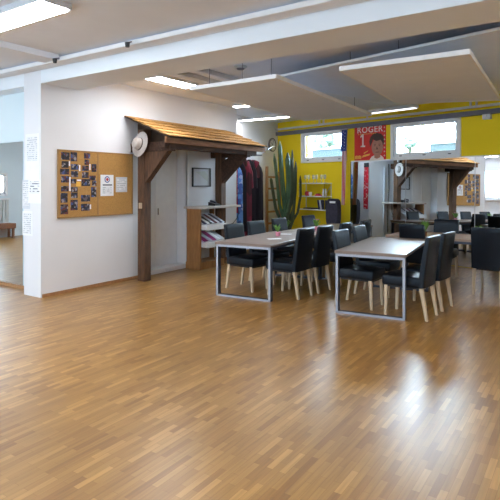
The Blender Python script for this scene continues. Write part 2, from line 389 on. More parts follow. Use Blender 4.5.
RM = Matrix.Translation((0, YF, 0)) @ Matrix.Rotation(pi, 4, 'Z')
lab = ['first', 'second', 'third', 'fourth']
for i, (a, b_) in enumerate(RW):
    window(3+i, -b_, -a, 1.26, 2.62, 'wide two-part window in the rear wall, %s from the left side of the hall' % lab[i], RM, mull=True)
    tag(MB().box(a-.05, b_+.05, YF, YF+.16, 1.215, 1.255, bev=.005).build('trim_%d' % (10+i), M['white']), 'white sill under the %s rear window' % lab[i], 'window sill', kind='structure')
LM = Matrix.Translation((XL, 0, 0)) @ Matrix.Rotation(radians(90), 4, 'Z')
window(7, fy0, fy1, fz0, fz1, 'bright window in the blue-tinted wall, seen in the left mirror', LM, mull=False)
r_ = thing('radiator', 'pale grey panel radiator under the window seen in the left mirror', 'radiator', (XL+.08, 1.0, 0))
rb = MB()
for k in range(14): rb.box(-.03, .05, -.72+k*.104, -.72+k*.104+.08, .44, 1.1, bev=.01)
rb.build('radiator_panel', M['gsteel'], r_)
MB().box(-.07, .07, -.75, .75, 1.1, 1.14).build('radiator_top', M['white'], r_)
MB().box(-.07, .02, -.75, .75, .0, .44).build('radiator_base', M['white'], r_)
tag(MB().box(XL+.17, XL+.5, .27, 1.9, .27, .42, bev=.01).box(XL+.2, XL+.26, .3, .36, 0, .27).box(XL+.41, XL+.47, .3, .36, 0, .27).box(XL+.2, XL+.26, 1.8, 1.86, 0, .27).box(XL+.41, XL+.47, 1.8, 1.86, 0, .27).build('low_bench', M['pot']), 'low brown bench in front of the radiator in the left mirror', 'bench')

# ------------------------------------------------------------------ mirrors
TM = BM @ Matrix.Translation((0, 0, 1.5)) @ Matrix.Rotation(radians(-.8), 4, 'X') @ Matrix.Translation((0, -.045, -1.5))
seams = [1.80, 3.185, 4.60, 6.0, 7.4]
ml = ['leftmost tall mirror panel, beside the dangling flag', 'tall mirror panel reflecting the shed roof and alcove door', 'tall mirror panel reflecting the far windows, behind the right chair', 'tall mirror panel at the far right, outside the view']
for i in range(4):
    t = thing('wall_mirror', ml[i], 'mirror', (0, 0, 0), group='mirror panels along the yellow wall')
    MB().box(seams[i]+.003, seams[i+1]-.003, -.006, 0, .02, 2.045, TM).build('mirror_glass', M['mirror'], t)
    MB().box(seams[i]-.001, seams[i]+.006, -.012, .012, .02, 2.045, TM).build('mirror_edge', M['black'] if i == 0 else M['pipe'], t)
for i, (a, b_) in enumerate(((-8.6, -7.0), (-10.2, -8.61))):
    tag(MB().box(a, b_, 4.355, 4.37, .05, 2.18).build('wall_mirror', M['mirror']), ['big wall mirror left of the pillar, reflecting a radiator', 'big wall mirror further left of the pillar, outside the view'][i], 'mirror')

# ------------------------------------------------------------------ shed roof on the cork wall
sh = thing('shed_roof', 'rustic timber shed roof with ochre shingles over the alcove door', 'canopy', (XW, 5.9, 0))
def shl(mb, name, m, parent=sh, **k):
    o = mb.build(name, m, parent, **k); o.location = Vector(o.location) - Vector((XW, 5.9, 0)); return o
PN = (-6.05, -5.90, 5.74, 5.89); PF = (-6.10, -5.95, 7.82, 7.97)
for P_ in (PN, PF):
    shl(MB().box(P_[0], P_[1], P_[2], P_[3], 0, 2.42, bev=.008), 'post', M['oldwood'])
    ym = (P_[2]+P_[3])/2
    shl(MB().box(XW, -5.36, ym-.065, ym+.065, 2.06, 2.21, bev=.008), 'arm', M['oldwood_shade'])
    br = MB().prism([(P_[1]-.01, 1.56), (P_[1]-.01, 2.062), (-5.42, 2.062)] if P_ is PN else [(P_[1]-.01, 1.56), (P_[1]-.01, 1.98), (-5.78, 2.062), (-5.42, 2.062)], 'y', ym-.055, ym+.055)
    shl(br, 'brace', M['oldwood'] if P_ is PN else M['oldwood_shade'])
for yg in (5.93, 7.74):  # dark fill boards imitating the shade below the roof
    shl(MB().prism([(XW, 2.215), (-5.40, 2.215), (-5.40, 2.23), (XW, 2.55)], 'y', yg-.02, yg+.02), 'under_roof_shade', M['roofunder'])
shl(MB().box(-5.52, -5.38, 5.66, 8.2, 2.10, 2.20, bev=.008), 'purlin', M['oldwood_shade'])
shl(MB().box(-5.33, -5.29, 5.60, 8.38, 2.17, 2.265, bev=.004), 'fascia', M['fascia'])
Y0, Y1 = 5.62, 8.34
a = Vector((XW, 0, 2.64)); b_ = Vector((-5.27, 0, 2.265)); dn = (b_-a); nrm = Vector((-dn.z, 0, dn.x)).normalized()
rf = MB().prism([(a.x, a.z-.016), (b_.x, b_.z-.016), (b_.x, b_.z), (a.x, a.z)], 'y', Y0, Y1)
shl(rf, 'roof_boards', M['roofunder'])
for k in range(5):
    q = MB(); u0, u1 = k/5, min(1.03, (k+1.25)/5)
    p0 = a + dn*u0; p1 = a + dn*u1
    y = Y0
    while y < Y1-.02:
        wd = random.uniform(.10, .17); ye = min(y+wd, Y1)
        ex = random.uniform(-.012, .016); lf = random.uniform(0, .007)
        A0 = p0 + nrm*(.004); B0 = p1 + dn.normalized()*ex + nrm*(.018+lf)
        q.prism([(A0.x, A0.z), (B0.x, B0.z), (B0.x+nrm.x*.014, B0.z+nrm.z*.014), (A0.x+nrm.x*.006, A0.z+nrm.z*.006)], 'y', y, ye-.004)
        y = ye
    shl(q, 'shingle_course', M['shingle'])
# rafters ends under the roof
for y in (6.05, 6.6, 7.15, 7.65, 8.22):
    shl(MB().prism([(XW, 2.53), (-5.34, 2.185), (-5.34, 2.235), (XW, 2.605)], 'y', y-.03, y+.03), 'rafter', M['roofunder'])

# hats
def hat(loc, rot, label):
    t = thing('sun_hat', label, 'hat', (0, 0, 0), group='hats on the shed posts')
    t.matrix_world = Matrix.Translation(loc) @ rot
    prof = [(0, .115), (.05, .118), (.078, .105), (.090, .06), (.098, .012), (.11, .004), (.15, .0), (.185, -.012), (.20, -.006), (.186, -.018), (.15, -.008), (.10, -.004)]
    MB().lathe(prof, 28, sx=.92, sy=1.08).build('hat_body', M['hat'], t, smooth=True)
    MB().lathe([(.0985, .006), (.1, .008), (.097, .032), (.0945, .03)], 28, sx=.93, sy=1.09).build('hat_band', M['hatband'], t, smooth=True)
    return t
hat((-5.93, 5.67, 2.18), Matrix.Rotation(radians(-4), 4, 'Z') @ Matrix.Rotation(radians(80), 4, 'X') @ Matrix.Rotation(radians(-15), 4, 'Z') @ Matrix.Scale(.95, 4), 'pale straw hat hung on the near shed post beside the cork board')
hat((-5.79, 8.06, 2.03), Matrix.Rotation(radians(-88), 4, 'X') @ Matrix.Scale(.85, 4), 'pale round straw hat on the far shed post, seen in the mirror')
tag(MB().tube([(-5.80+.055*cos(t_), 5.765, 1.985+.065*sin(t_)) for t_ in [radians(-50+ k*28) for k in range(11)]], .007, 6).build('horseshoe', M['iron']), 'rusty horseshoe on the brace of the near shed post', 'horseshoe')
tag(MB().box(-6.015, -5.945, 5.725, 5.74, 1.16, 1.25, bev=.004).build('wooden_plate', M['birch']), 'small pale wooden plate on the near shed post', 'plate')
tag(MB().lathe([(0, 0), (.03, 0), (.034, .02), (.03, .06), (.01, .075), (0, .075)], 12, Matrix.Translation((-5.86, 8.02, 2.30)) @ Matrix.Rotation(pi, 4, 'X')).build('shed_lamp', M['paper']), 'small white lamp under the far end of the shed roof', 'lamp')

# ------------------------------------------------------------------ cork board with photographs
BY0, BY1, BZ0, BZ1 = 4.387, 5.777, 1.066, 2.036
cb = thing('cork_board', 'wide cork board covered with photographs on the white wall', 'pinboard', (XW, (BY0+BY1)/2, BZ0))
def cbl(mb, name, m):
    o = mb.build(name, m, cb); o.location = -Vector(cb.location); return o
cbl(MB().box(XW, XW+.02, BY0+.01, BY1-.01, BZ0+.01, BZ1-.01), 'cork_sheet', M['cork'])
f = MB(); e = .018
f.box(XW, XW+.03, BY0, BY1, BZ0, BZ0+e).box(XW, XW+.03, BY0, BY1, BZ1-e, BZ1).box(XW, XW+.03, BY0, BY0+e, BZ0, BZ1).box(XW, XW+.03, BY1-e, BY1, BZ0, BZ1).box(XW, XW+.025, (BY0+BY1)/2-.012, (BY0+BY1)/2+.012, BZ0, BZ1)
cbl(f, 'board_frame', M['corkframe'])
FF, AA, HY, HH = 508.3, .594, 184.5, 1.543
def wallpt(u, v, X):   # where a measured point of the left wall lies
    t = (u-250)/FF; dx = -sin(AA)+cos(AA)*t; dy = cos(AA)+sin(AA)*t; k = X/dx
    return k*dy, HH - k*(v-HY)/FF
def onboard(u0, v0, u1, v1):
    ya, za = wallpt(u0, v0, XW+.02); yb, zb = wallpt(u1, v1, XW+.02); return ya, yb, zb, za
cols = [
 ('leftmost column', [(61, 152, 69.5, 160), (61.5, 161, 68.5, 168), (60, 168.5, 69, 174.5), (61, 176, 69, 182.5), (61, 186, 68.5, 191.5), (60.5, 193, 67.5, 202.5), (60.5, 204.5, 68, 214)]),
 ('second column', [(70.5, 152, 77, 161.5), (71, 164, 78.5, 170), (71, 171, 78, 177), (70.5, 179, 76, 183.5), (71, 187, 77.5, 192), (71, 192.5, 77.5, 198), (70.5, 200, 77.5, 210)]),
 ('third column', [(84, 153, 90, 158.8), (84.5, 159.5, 89, 165), (82, 165.5, 88.5, 171), (82, 172, 88.5, 178), (81.5, 179, 90, 186), (81, 195, 90, 201.3), (81, 204, 89.5, 210.5)]),
 ('rightmost column', [(91.5, 164, 96.3, 172), (89.5, 175.5, 95.5, 180.5), (92, 180.8, 96.3, 186), (91, 187, 96.3, 197)]),
]
ordn = ['top', 'second from the top', 'third from the top', 'fourth from the top', 'fifth from the top', 'second from the bottom', 'bottom']
ord4 = ['top', 'second from the top', 'second from the bottom', 'bottom']
for cname, lst in cols:
    for i, q in enumerate(lst):
        ya, yb, z0, z1 = onboard(*q)
        o = MB().box(XW+.021, XW+.024, ya-.5*(ya+yb), yb-.5*(ya+yb), z0-.5*(z0+z1), z1-.5*(z0+z1)).build('pinned_photo', M['photo'], loc=(0, .5*(ya+yb), .5*(z0+z1)))
        tag(o, 'small dark snapshot, %s in the %s of the cork board' % ((ordn if len(lst) == 7 else ord4)[i], cname), 'photo', 'snapshots on the cork board')
for i, q in enumerate([(68.8, 161, 70, 166), (79, 165, 80.2, 171), (89.2, 164, 90.4, 170), (69, 177, 70.6, 191), (77, 179.5, 81, 181), (89, 204.5, 91, 209)]):
    ya, yb, z0, z1 = onboard(*q)
    tag(MB().box(XW+.021, XW+.0235, ya, yb, z0, z1).build('paper_slip', M['paper']), ['short white slip near the top left snapshots', 'white slip beside the second column, upper part', 'white slip beside the third column, upper part', 'long white slip between the first two columns', 'white slip lying across above the yellow note', 'white slip right of the lowest third column photo'][i], 'paper slip', 'white slips on the cork board')
ya, yb, z0, z1 = onboard(76, 181.8, 80.5, 186.5)
tag(MB().box(XW+.021, XW+.024, ya, yb, z0, z1).build('yellow_note', M['posteryellow']), 'small yellow note amid the snapshots on the cork board', 'note')
# round-logo sheet
ya, yb, z0, z1 = onboard(100.4, 174.7, 113.4, 195.8)
pp = thing('notice_sheet', 'white notice with a round red and blue emblem on the cork board', 'notice', (XW+.02, (ya+yb)/2, z0))
def ppl(mb, name, m): o = mb.build(name, m, pp); o.location = -Vector(pp.location); return o
ppl(MB().box(XW+.021, XW+.024, ya, yb, z0, z1), 'sheet', M['paper'])
RX = Matrix.Rotation(radians(90), 4, 'Y')
cy, cz = (ya+yb)/2, z1-.072
ppl(MB().lathe([(0, .0), (.05, .0), (.05, .002), (0, .002)], 24, Matrix.Translation((XW+.024, cy, cz)) @ RX), 'emblem_disc', M['inkblue'])
ppl(MB().lathe([(0, .002), (.036, .002), (.036, .003), (0, .003)], 24, Matrix.Translation((XW+.024, cy, cz)) @ RX), 'emblem_ring', M['paper'])
ppl(MB().lathe([(0, .003), (.024, .003), (.024, .004), (0, .004)], 24, Matrix.Translation((XW+.024, cy, cz)) @ RX), 'emblem_centre', M['inkred'])
ppl(MB().box(XW+.024, XW+.0255, ya+.04, yb-.03, z1-.165, z1-.147), 'headline', M['ink'])
ppl(MB().box(XW+.024, XW+.025, ya+.04, yb-.04, z0+.04, z1-.185), 'printed_text', M['printgrey'])
ya, yb, z0, z1 = onboard(115.7, 177, 127, 192)
pp = thing('notice_sheet', 'pale notice of grey text columns, right one on the cork board', 'notice', (XW+.02, (ya+yb)/2, z0))
ppl(MB().box(XW+.021, XW+.024, ya, yb, z0, z1), 'sheet', M['papergrey'])
ppl(MB().box(XW+.024, XW+.025, ya+.02, yb-.02, z0+.03, z1-.03), 'printed_text', M['printgrey'])

# picture frame in the alcove wall
pf = thing('picture_frame', 'black framed drawing on the white wall above the magazine shelf', 'picture', (XW, 7.54, 1.50))
o = MB(); e = .022
o.box(0, .03, -.27, .27, 0, e).box(0, .03, -.27, .27, .36-e, .36).box(0, .03, -.27, -.27+e, 0, .36).box(0, .03, .27-e, .27, 0, .36)
o.build('frame', M['black'], pf)
MB().box(0, .012, -.25, .25, .02, .34).build('drawing_sheet', M['papergrey'], pf)
MB().prism([(-.17, .28), (.10, .30), (.20, .22), (.19, .10), (.06, .17), (-.06, .24)], 'x', .012, .014).build('drawing', M['gsteel'], pf)

# papers on the pillar
def pil(u0, v0, u1, v1, label, m, lines, off, dark=None, cols_=1):
    def yp(u, v):
        t = (u-250)/FF; dx = -sin(AA)+cos(AA)*t; dy = cos(AA)+sin(AA)*t; k = (YP-off)/dy
        return k*dx, HH-k*(v-HY)/FF
    x0, z1 = yp(u0, v0); x1, z0 = yp(u1, v1)
    t = thing('pillar_notice', label, 'notice', ((x0+x1)/2, YP, z0), group='papers taped to the pillar')
    def L_(mb, n_, m_): q_ = mb.build(n_, m_, t); q_.location = -Vector(t.location)
    L_(MB().box(x0, x1, YP-off-.002, YP-off, z0, z1), 'sheet', m)
    W_ = x1-x0; h_ = z1-z0
    L_(MB().box(x0+W_*.12, x1-W_*.12, YP-off-.004, YP-off-.002, z0+h_*lines, z1-h_*.06), 'printed_text', dark)
pil(25.5, 134.5, 39, 180, 'tall white sheet with sparse handwriting high on the pillar', M['paper'], .42, .002, M['printgrey'])
pil(22.3, 180, 30, 209, 'narrow printed sheet at the left edge of the pillar', M['papergrey'], .1, .004, M['printgrey'])
pil(28.5, 180, 41, 203.5, 'white sheet of short text lines, overlapping the narrow printed one', M['paper'], .42, .008, M['printdark'])
pil(22.6, 211, 32.5, 236, 'lowest sheet on the pillar, printed with a grid of lines', M['paper'], .08, .003, M['printgrey'])
tag(MB().box(XW-.41, XW-.398, YP+.02, YP+.05, 1.62, 1.82).build('wall_hook', M['rail']), 'thin grey hook strip on the left side of the pillar', 'hook')

# ------------------------------------------------------------------ magazine shelf
ms = thing('magazine_shelf', 'wooden magazine shelf with white slanted trays below the framed drawing', 'shelf', (XW, 7.06, 0))
def msl(mb, n_, m_): o = mb.build(n_, m_, ms); o.location = -Vector(ms.location); return o
msl(MB().box(XW+.06, -5.85, 7.06, 7.10, 0, 1.10, bev=.004), 'side_panel', M['shelfwood'])
msl(MB().box(XW, -6.12, 7.78, 7.815, 0, 1.10, bev=.004), 'side_panel', M['shelfwood'])
msl(MB().box(XW, XW+.012, 7.10, 7.78, .12, 1.10), 'back_panel', M['white'])
msl(MB().box(XW, -5.79, 7.04, 7.80, 1.10, 1.14, bev=.004).box(-5.94, -5.79, 7.80, 8.0, 1.10, 1.14).box(XW, -5.79, 7.985, 8.25, 1.10, 1.14, bev=.004), 'top_board', M['shelftop'])
msl(MB().box(XW, -5.86, 7.10, 7.80, 0, .13, bev=.004), 'plinth', M['shelfwood'])
def tray(z):
    t_ = MB()
    t_.prism([(-6.20, z+.22), (-5.74, z+.0), (-5.74, z+.02), (-6.20, z+.24)], 'y', 7.11, 7.77)
    t_.box(-5.745, -5.72, 7.09, 7.76, z-.03, z+.075, bev=.004)
    t_.box(-6.2, -5.74, 7.105, 7.115, z-.02, z+.06)
    return msl(t_, 'tray', M['white'])
tray(.745); tray(.43)
def mags(z, n, ms_, row):
    for k in range(n):
        y = 7.14 + k*(.62/n); w_ = .62/n*.86
        o = MB().box(-.17, .17, 0, w_, 0, .012).build('magazine', ms_[k % len(ms_)])
        sl = atan2(.22, .46)
        o.matrix_world = Matrix.Translation((-5.97, y, z+.155)) @ Matrix.Rotation(sl, 4, 'Y') @ Matrix.Rotation(radians(random.uniform(-4, 4)), 4, 'Z')
        tag(o, row % (['first', 'second', 'third', 'fourth', 'fifth', 'sixth', 'seventh', 'eighth'][k]), 'magazine', 'magazines in the slanted trays')
mags(.745, 8, [M['navy'], M['paper'], M['black'], M['papergrey'], M['maroon'], M['paper'], M['navy'], M['papergrey']], 'magazine in the upper tray, %s from the wooden side panel')
mags(.43, 5, [M['magenta'], M['papergrey'], M['magenta'], M['paper'], M['papergrey']], 'magazine in the lower tray, %s from the wooden side panel')
tag(MB().tube([(-6.205, 8.05, .3), (-6.205, 8.06, 1.0), (-6.20, 8.03, 1.5), (-6.205, 8.05, 2.2)], .012, 6).build('hanging_cable', M['black']), 'black cable running up the wall between shed post and pipe', 'cable')
t = thing('desk_telephone', 'small black telephone on the grey top of the magazine shelf', 'telephone', (-6.0, 7.66, 1.14))
MB().prism([(-.08, 0), (.09, 0), (.09, .03), (-.08, .07)], 'y', -.08, .08).build('body', M['black'], t)
MB().box(-.06, .08, -.085, -.04, .065, .10, Matrix.Rotation(radians(12), 4, 'Y'), .01).build('handset', M['darkgrey'], t)
tag(MB().tube([(-5.86, 8.24, 1.12), (-5.84, 8.25, 1.0), (-5.86, 8.22, .88), (-5.9, 8.14, .78), (-5.98, 8.04, .74), (-6.1, 8.02, .76)], .007, 6).build('hanging_cable', M['black']), 'black cable looping down from the end of the shelf top', 'cable')
tag(MB().tube([(-6.2, 8.2, 0), (-6.2, 8.2, 2.1)], .022, 10).build('wall_pipe', M['pipe']), 'light grey vertical pipe on the wall right of the shed post', 'pipe')

# ------------------------------------------------------------------ costumes in the recess
rl = thing('clothes_rail', 'dark rail on the recessed wall with costumes hanging from it', 'clothes rail', (-6.5, 9.5, 2.235))
MB().tube([(0, -.55, 0), (0, .62, 0)], .014, 8).build('rail_bar', M['rail'], rl)
for y in (-.5, .58): MB().box(-.28, .01, y-.012, y+.012, -.015, .015).build('bracket', M['rail'], rl)
def garment(y, w_, ztop, zbot, m, label, xw=.14, seed=0, sleeve=True):
    t = thing('costume', label, 'costume', (-6.5, y, 0), group='costumes on the rail')
    rnd = random.Random(seed)
    ph = rnd.uniform(0, 6)
    prof = []
    b = MB()
    n, rows = 36, 14
    rings = []
    for j in range(rows+1):
        v = j/rows; z = ztop-.05 - (ztop-.05-zbot)*v
        k = min(1, .35+v*6) if v < .12 else 1
        rr = []
        for i in range(n):
            an = 2*pi*i/n
            fold = 1 + .12*v*sin(an*6+ph+v*1.5) + .05*sin(an*11+ph)
            rr.append(b.bm.verts.new((cos(an)*xw*fold*k*(1 if v > .02 else .6), sin(an)*w_/2*fold*k, z)))
        rings.append(rr)
    for r0, r1 in zip(rings, rings[1:]):
        for i in range(n): b.bm.faces.new((r0[i], r0[(i+1) % n], r1[(i+1) % n], r1[i]))
    b.bm.faces.new(rings[0]); b.bm.faces.new(rings[-1][::-1])
    b.build('cloth', m, t, smooth=True)
    MB().tube([(.0, 0, ztop-.06), (0, 0, ztop), (.0, .018, ztop+.035), (0, .0, ztop+.055), (0, -.018, ztop+.035)], .006, 6).build('hanger_hook', M['paper'], t)
    if sleeve:
        MB().tube([(.02, w_*.35, ztop-.10), (.12, w_*.42, ztop-.35), (.15, w_*.40, ztop-.7)], [.05, .045, .04], 8).build('sleeve', m, t, smooth=True)
    return t
garment(9.15, .09, 2.00, .5, M['bluecloth'], 'narrow shiny light blue costume, leftmost on the rail', .12, 1, False)
garment(9.27, .12, 2.10, .5, M['darkcloth'], 'dark costume between the blue and the red ones', .13, 2, False)
garment(9.42, .15, 2.16, .35, M['redcloth'], 'bright red costume in the middle of the rail', .17, 3)
garment(9.59, .14, 2.16, .35, M['darkcloth'], 'blackish costume right of the bright red one', .17, 4)
garment(9.75, .13, 2.16, 1.7, M['redcloth'], 'short dark red jacket hanging above the seats, near the rail end', .16, 5, False)
garment(9.90, .15, 2.10, .35, M['darkcloth'], 'long near-black costume, rightmost of the row', .16, 6, False)

pb = thing('patterned_banner', 'narrow red banner with small white crosses, seen only in the mirror', 'banner', (-6.31, YE+.02, 0))
MB().grid(lambda u, v: (-.09+u*.18, .015+.008*sin(u*9+v*4), .94+v*1.14), 6, 20, .004, (0, 1, 0)).build('cloth', M['redpattern'], pb, smooth=True)
MB().box(-.09, .09, .006, .024, 2.08, 2.2).build('top_band', M['black'], pb)

# wooden ladder leaning by the recess
ld = thing('wooden_ladder', 'wooden ladder standing by the white wall behind the cactus', 'ladder', (-6.50, 10.62, 0))
for y, z in ((-.27, 1.98), (.33, 1.86)): MB().box(-.03, .03, y-.028, y+.028, 0, z, bev=.006).build('rail', M['ladder'], ld)
for k in range(6): MB().box(-.016, .016, -.25, .31, .30+k*.28, .345+k*.28).build('rung', M['ladder'], ld)

# wall clock
ck = thing('wall_clock', 'round white clock with a dark rim on the recessed wall', 'clock', (XR, 11.03, 2.55))
CR = Matrix.Rotation(radians(90), 4, 'Y')
MB().lathe([(.145, 0), (.17, 0), (.175, .03), (.15, .04), (.145, .03)], 36, CR).build('rim', M['rail'], ck, smooth=True)
MB().lathe([(0, .0), (.15, .0), (.15, .02), (0, .02)], 36, CR).build('dial', M['paper'], ck)
q = MB()
for k in range(12):
    an = k*pi/6; q.box(.02, .023, -.006, .006, .115, .135, Matrix.Rotation(an, 4, 'X'))
q.build('hour_marks', M['ink'], ck)
MB().box(.023, .026, -.006, .006, 0, .08, Matrix.Rotation(radians(50), 4, 'X')).build('hour_hand', M['ink'], ck)
MB().box(.026, .029, -.004, .004, 0, .12, Matrix.Rotation(radians(-20), 4, 'X')).build('minute_hand', M['ink'], ck)
tag(MB().tube([(-5.32, 8.49, 2.24), (-5.9, 9.7, 2.40), (XR+.03, 10.9, 2.45)], .010, 6).build('support_rod', M['rail']), 'thin dark rod between the shed roof end and the clock', 'rod')

# ------------------------------------------------------------------ cactus
cp = bp(.56, 0, .88)
ct = thing('candelabra_cactus', 'tall many-armed cactus in a clay pot in the yellow corner', 'cactus', (cp.x, cp.y, 0))
pr = Vector((cos(AA), sin(AA), 0))     # spread of the arms seen from the room
def arm(pts, r, m='cactus'):
    P3 = []
    for (du, z, dd) in pts: P3.append(Vector((pr.x*du - sin(AA)*0 + .0, pr.y*du, z)) + Vector((sin(AA), -cos(AA), 0))*dd)
    sm = []
    for i in range(len(P3)-1):
        for k in range(4): sm.append(P3[i].lerp(P3[i+1], k/4))
    sm.append(P3[-1])
    rr = [r*(1-.35*max(0, (i/len(sm)-.85)/.15)) for i in range(len(sm))]; rr[-1] = r*.25
    return MB().tube(sm, rr, 12, star=.18).build('cactus_arm', M[m], ct, smooth=False)
arm([(.0, .30, 0), (.0, 1.0, 0), (-.05, 1.5, 0), (-.09, 2.0, 0), (-.12, 2.55, 0)], .046)
arm([(.02, .9, .05), (.08, 1.2, .05), (.09, 1.6, .05), (.06, 2.28, .05)], .056)
arm([(-.02, .7, 0), (-.13, 1.1, 0), (-.18, 1.6, 0), (-.25, 2.26, 0)], .030)
arm([(.03, .7, .1), (.13, 1.1, .1), (.17, 1.5, .1), (.16, 2.34, .1)], .030, 'cactusdark')
arm([(-.03, .5, .1), (-.22, 1.0, .1), (-.30, 1.5, .1), (-.33, 1.7, .1)], .030, 'cactusdark')
arm([(.04, .5, .0), (.20, 1.0, .0), (.24, 1.4, .0), (.25, 2.08, .0)], .030, 'cactusdark')
arm([(.04, .5, .15), (.28, .9, .15), (.35, 1.3, .15), (.34, 1.75, .15)], .026, 'cactusdark')
arm([(.04, .4, .2), (.16, .7, .2), (.20, 1.2, .2)], .03, 'cactusdark')
MB().lathe([(0, 0), (.17, 0), (.21, .34), (.23, .34), (.23, .40), (.20, .40), (.19, .35), (0, .35)], 24).build('pot', M['pot'], ct, smooth=True)
lf = MB()
for k in range(16):
    an = random.uniform(0, 2*pi); rr = random.uniform(.12, .3); zz = random.uniform(.45, .8)
    lf.tube([(0, 0, .36), (rr*.5*cos(an), rr*.5*sin(an), zz), (rr*cos(an), rr*sin(an), zz*.9)], [.012, .02, .003], 5)
lf.build('lower_leaves', M['leaf'], ct)

# ------------------------------------------------------------------ wall shelf with things
BR = Matrix.Translation(bp(0, 0)) @ Matrix.Rotation(-BB, 4, 'Z')
def onwall(name, label, cat, s, z, off, group=None):
    t = thing(name, label, cat, (0, 0, 0), group=group); p = bp(s, z, off); t.location = p; t.rotation_euler = (0, 0, -BB); return t
ws = onwall('wall_shelf', 'white three-tier wall shelf on the yellow wall below the left window', 'shelf', .82, .95, 0)
for z in (0, .31, .62): MB().box(-.41, .41, -.26, 0, z-.012, z+.012, bev=.003).build('shelf_board', M['white'], ws)
for x in (-.39, .39):
    for y in (-.25, -.01): MB().box(x-.008, x+.008, y-.008, y+.008, 0, .62).build('upright', M['chrome'] if y < -.1 else M['pipe'], ws)
MB().prism([(-.26, .30), (-.26, .31), (0, .60), (0, .58)], 'x', .385, .40).build('side_brace', M['birch'], ws)
def glassware():
    m = bpy.data.materials.new('glassware'); m.use_nodes = True; nt = m.node_tree; b = nt.nodes['Principled BSDF']
    b.inputs['Base Color'].default_value = (.85, .9, .8, 1); b.inputs['Roughness'].default_value = .1; b.inputs['Alpha'].default_value = .35
    return m
M['glassware'] = glassware()
for k in range(6):
    t = onwall('wine_glass', 'clear stemmed glass on the top board of the wall shelf, %s from the left' % ['first', 'second', 'third', 'fourth', 'fifth', 'last'][k], 'glass', .52+k*.125, 1.583, .13+.03*(k % 2), 'glasses on the wall shelf')
    MB().lathe([(0, 0), (.032, .0), (.032, .004), (.005, .008), (.005, .08), (.03, .10), (.036, .14), (.03, .19), (.028, .19), (.034, .14), (.028, .103), (0, .088)], 14).build('glass_body', M['glassware'], t, smooth=True)
def obj_on(name, label, cat, s, z, mb, m): 
    o = mb.build(name, m, smooth=False); o.location = bp(s, z, .14); o.rotation_euler = (0, 0, -BB); return tag(o, label, cat)
obj_on('decor_bowl', 'small red and white pot on the middle board of the wall shelf', 'pot', .58, 1.272, MB().lathe([(0, 0), (.04, 0), (.065, .05), (.05, .10), (.03, .11), (0, .10)], 14), M['inkred'])
obj_on('decor_bowl', 'white rounded cup at the left of the middle board', 'cup', .68, 1.272, MB().lathe([(0, 0), (.03, 0), (.045, .06), (.04, .09), (.035, .09), (0, .02)], 14), M['paper'])
obj_on('toy_car', 'low red toy car on the middle board of the wall shelf', 'toy', .93, 1.272, MB().prism([(-.09, 0), (.09, 0), (.085, .03), (.04, .035), (.02, .06), (-.04, .06), (-.06, .035), (-.09, .03)], 'y', -.03, .03), M['inkred'])
obj_on('white_jug', 'white jug on the middle board, right side', 'jug', 1.12, 1.272, MB().lathe([(0, 0), (.05, 0), (.06, .08), (.04, .14), (.05, .17), (.042, .17), (.03, .13), (0, .02)], 14), M['papergrey'])
obj_on('serving_tray', 'flat dark tray on the lowest board of the wall shelf', 'tray', .70, .962, MB().box(-.16, .16, -.1, .1, 0, .03, bev=.006), M['black'])
for k in range(3):
    o = MB().box(-.012, .012, -.09, .09, 0, .22, bev=.003).build('book', [M['navy'], M['paper'], M['navy']][k])
    o.location = bp(1.02+k*.055, .964, .14); o.rotation_euler = (0, radians(-10), -BB)
    tag(o, ['dark blue book leaning at the left on the lowest shelf board', 'white book between two dark blue ones on the lowest board', 'dark blue book leaning at the right on the lowest shelf board'][k], 'book')

# dark upholstered high-back chair at the yellow wall
oc = onwall('office_chair', 'dark high-back office chair with a white patch against the yellow wall', 'office chair', 1.60, 0, .40)
def rbox(w_, h_, d_, z, bulge=0):
    return MB().box(-w_/2, w_/2, -d_/2, d_/2, z, z+h_, bev=min(w_, h_, d_)*.42, seg=4)
_pts = [(.165*cx_ + .0, .62+.305+.305*cz_) for cx_, cz_ in [(math.copysign(abs(cos(t_))**.55, cos(t_)), math.copysign(abs(sin(t_))**.45, sin(t_))) for t_ in [2*pi*k/28 for k in range(28)]]]
MB().prism(_pts, 'y', -.07, .06).build('backrest', M['darkgrey'], oc)
rbox(.50, .11, .46, .43).build('seat', M['darkgrey'], oc, smooth=True).location = (0, -.2, 0)
MB().box(-.05, .11, -.079, -.070, 1.13, 1.175, bev=.002).build('white_patch', M['paper'], oc)
MB().tube([(0, -.2, .43), (0, -.2, .1)], .03, 10).build('column', M['black'], oc)
for k in range(5):
    an = k*2*pi/5; MB().tube([(0, -.2, .1), (.26*cos(an), -.2+.26*sin(an), .06)], [.03, .018], 8).build('foot', M['black'], oc)

# flag
fl = onwall('hanging_flag', 'narrow folded flag with starred blue top and red white stripes before the left window', 'flag', 1.745, 0, .26)
MB().grid(lambda u, v: ((-.02+u*.13)*(1-.25*(1-v)) - .02*(1-v), -.012*sin(u*14)+.01*v, 1.09+v*1.22), 16, 24, .004, (0, 1, 0)).build('striped_cloth', M['stripes'], fl, smooth=True)
MB().grid(lambda u, v: (-.035+u*.15+.03*v, -.03-.012*sin(u*12), 2.28+v*.46), 12, 10, .004, (0, 1, 0)).build('blue_canton', M['flagblue'], fl, smooth=True)
st = MB()
for i in range(3):
    for j in range(6):
        cx, cz = -.015+i*.045+.005*j, 2.33+j*.068+(.03 if i % 2 else 0)
        pts = [(cx+(.011 if k % 2 == 0 else .005)*sin(k*pi/5), cz+(.011 if k % 2 == 0 else .005)*cos(k*pi/5)) for k in range(10)]
        st.prism(pts, 'y', -.0475, -.0455)
st.build('stars', M['paper'], fl)
MB().tube([(-.05, -.02, 2.75), (.16, -.02, 2.75)], .008, 8).build('top_rod', M['rail'], fl)

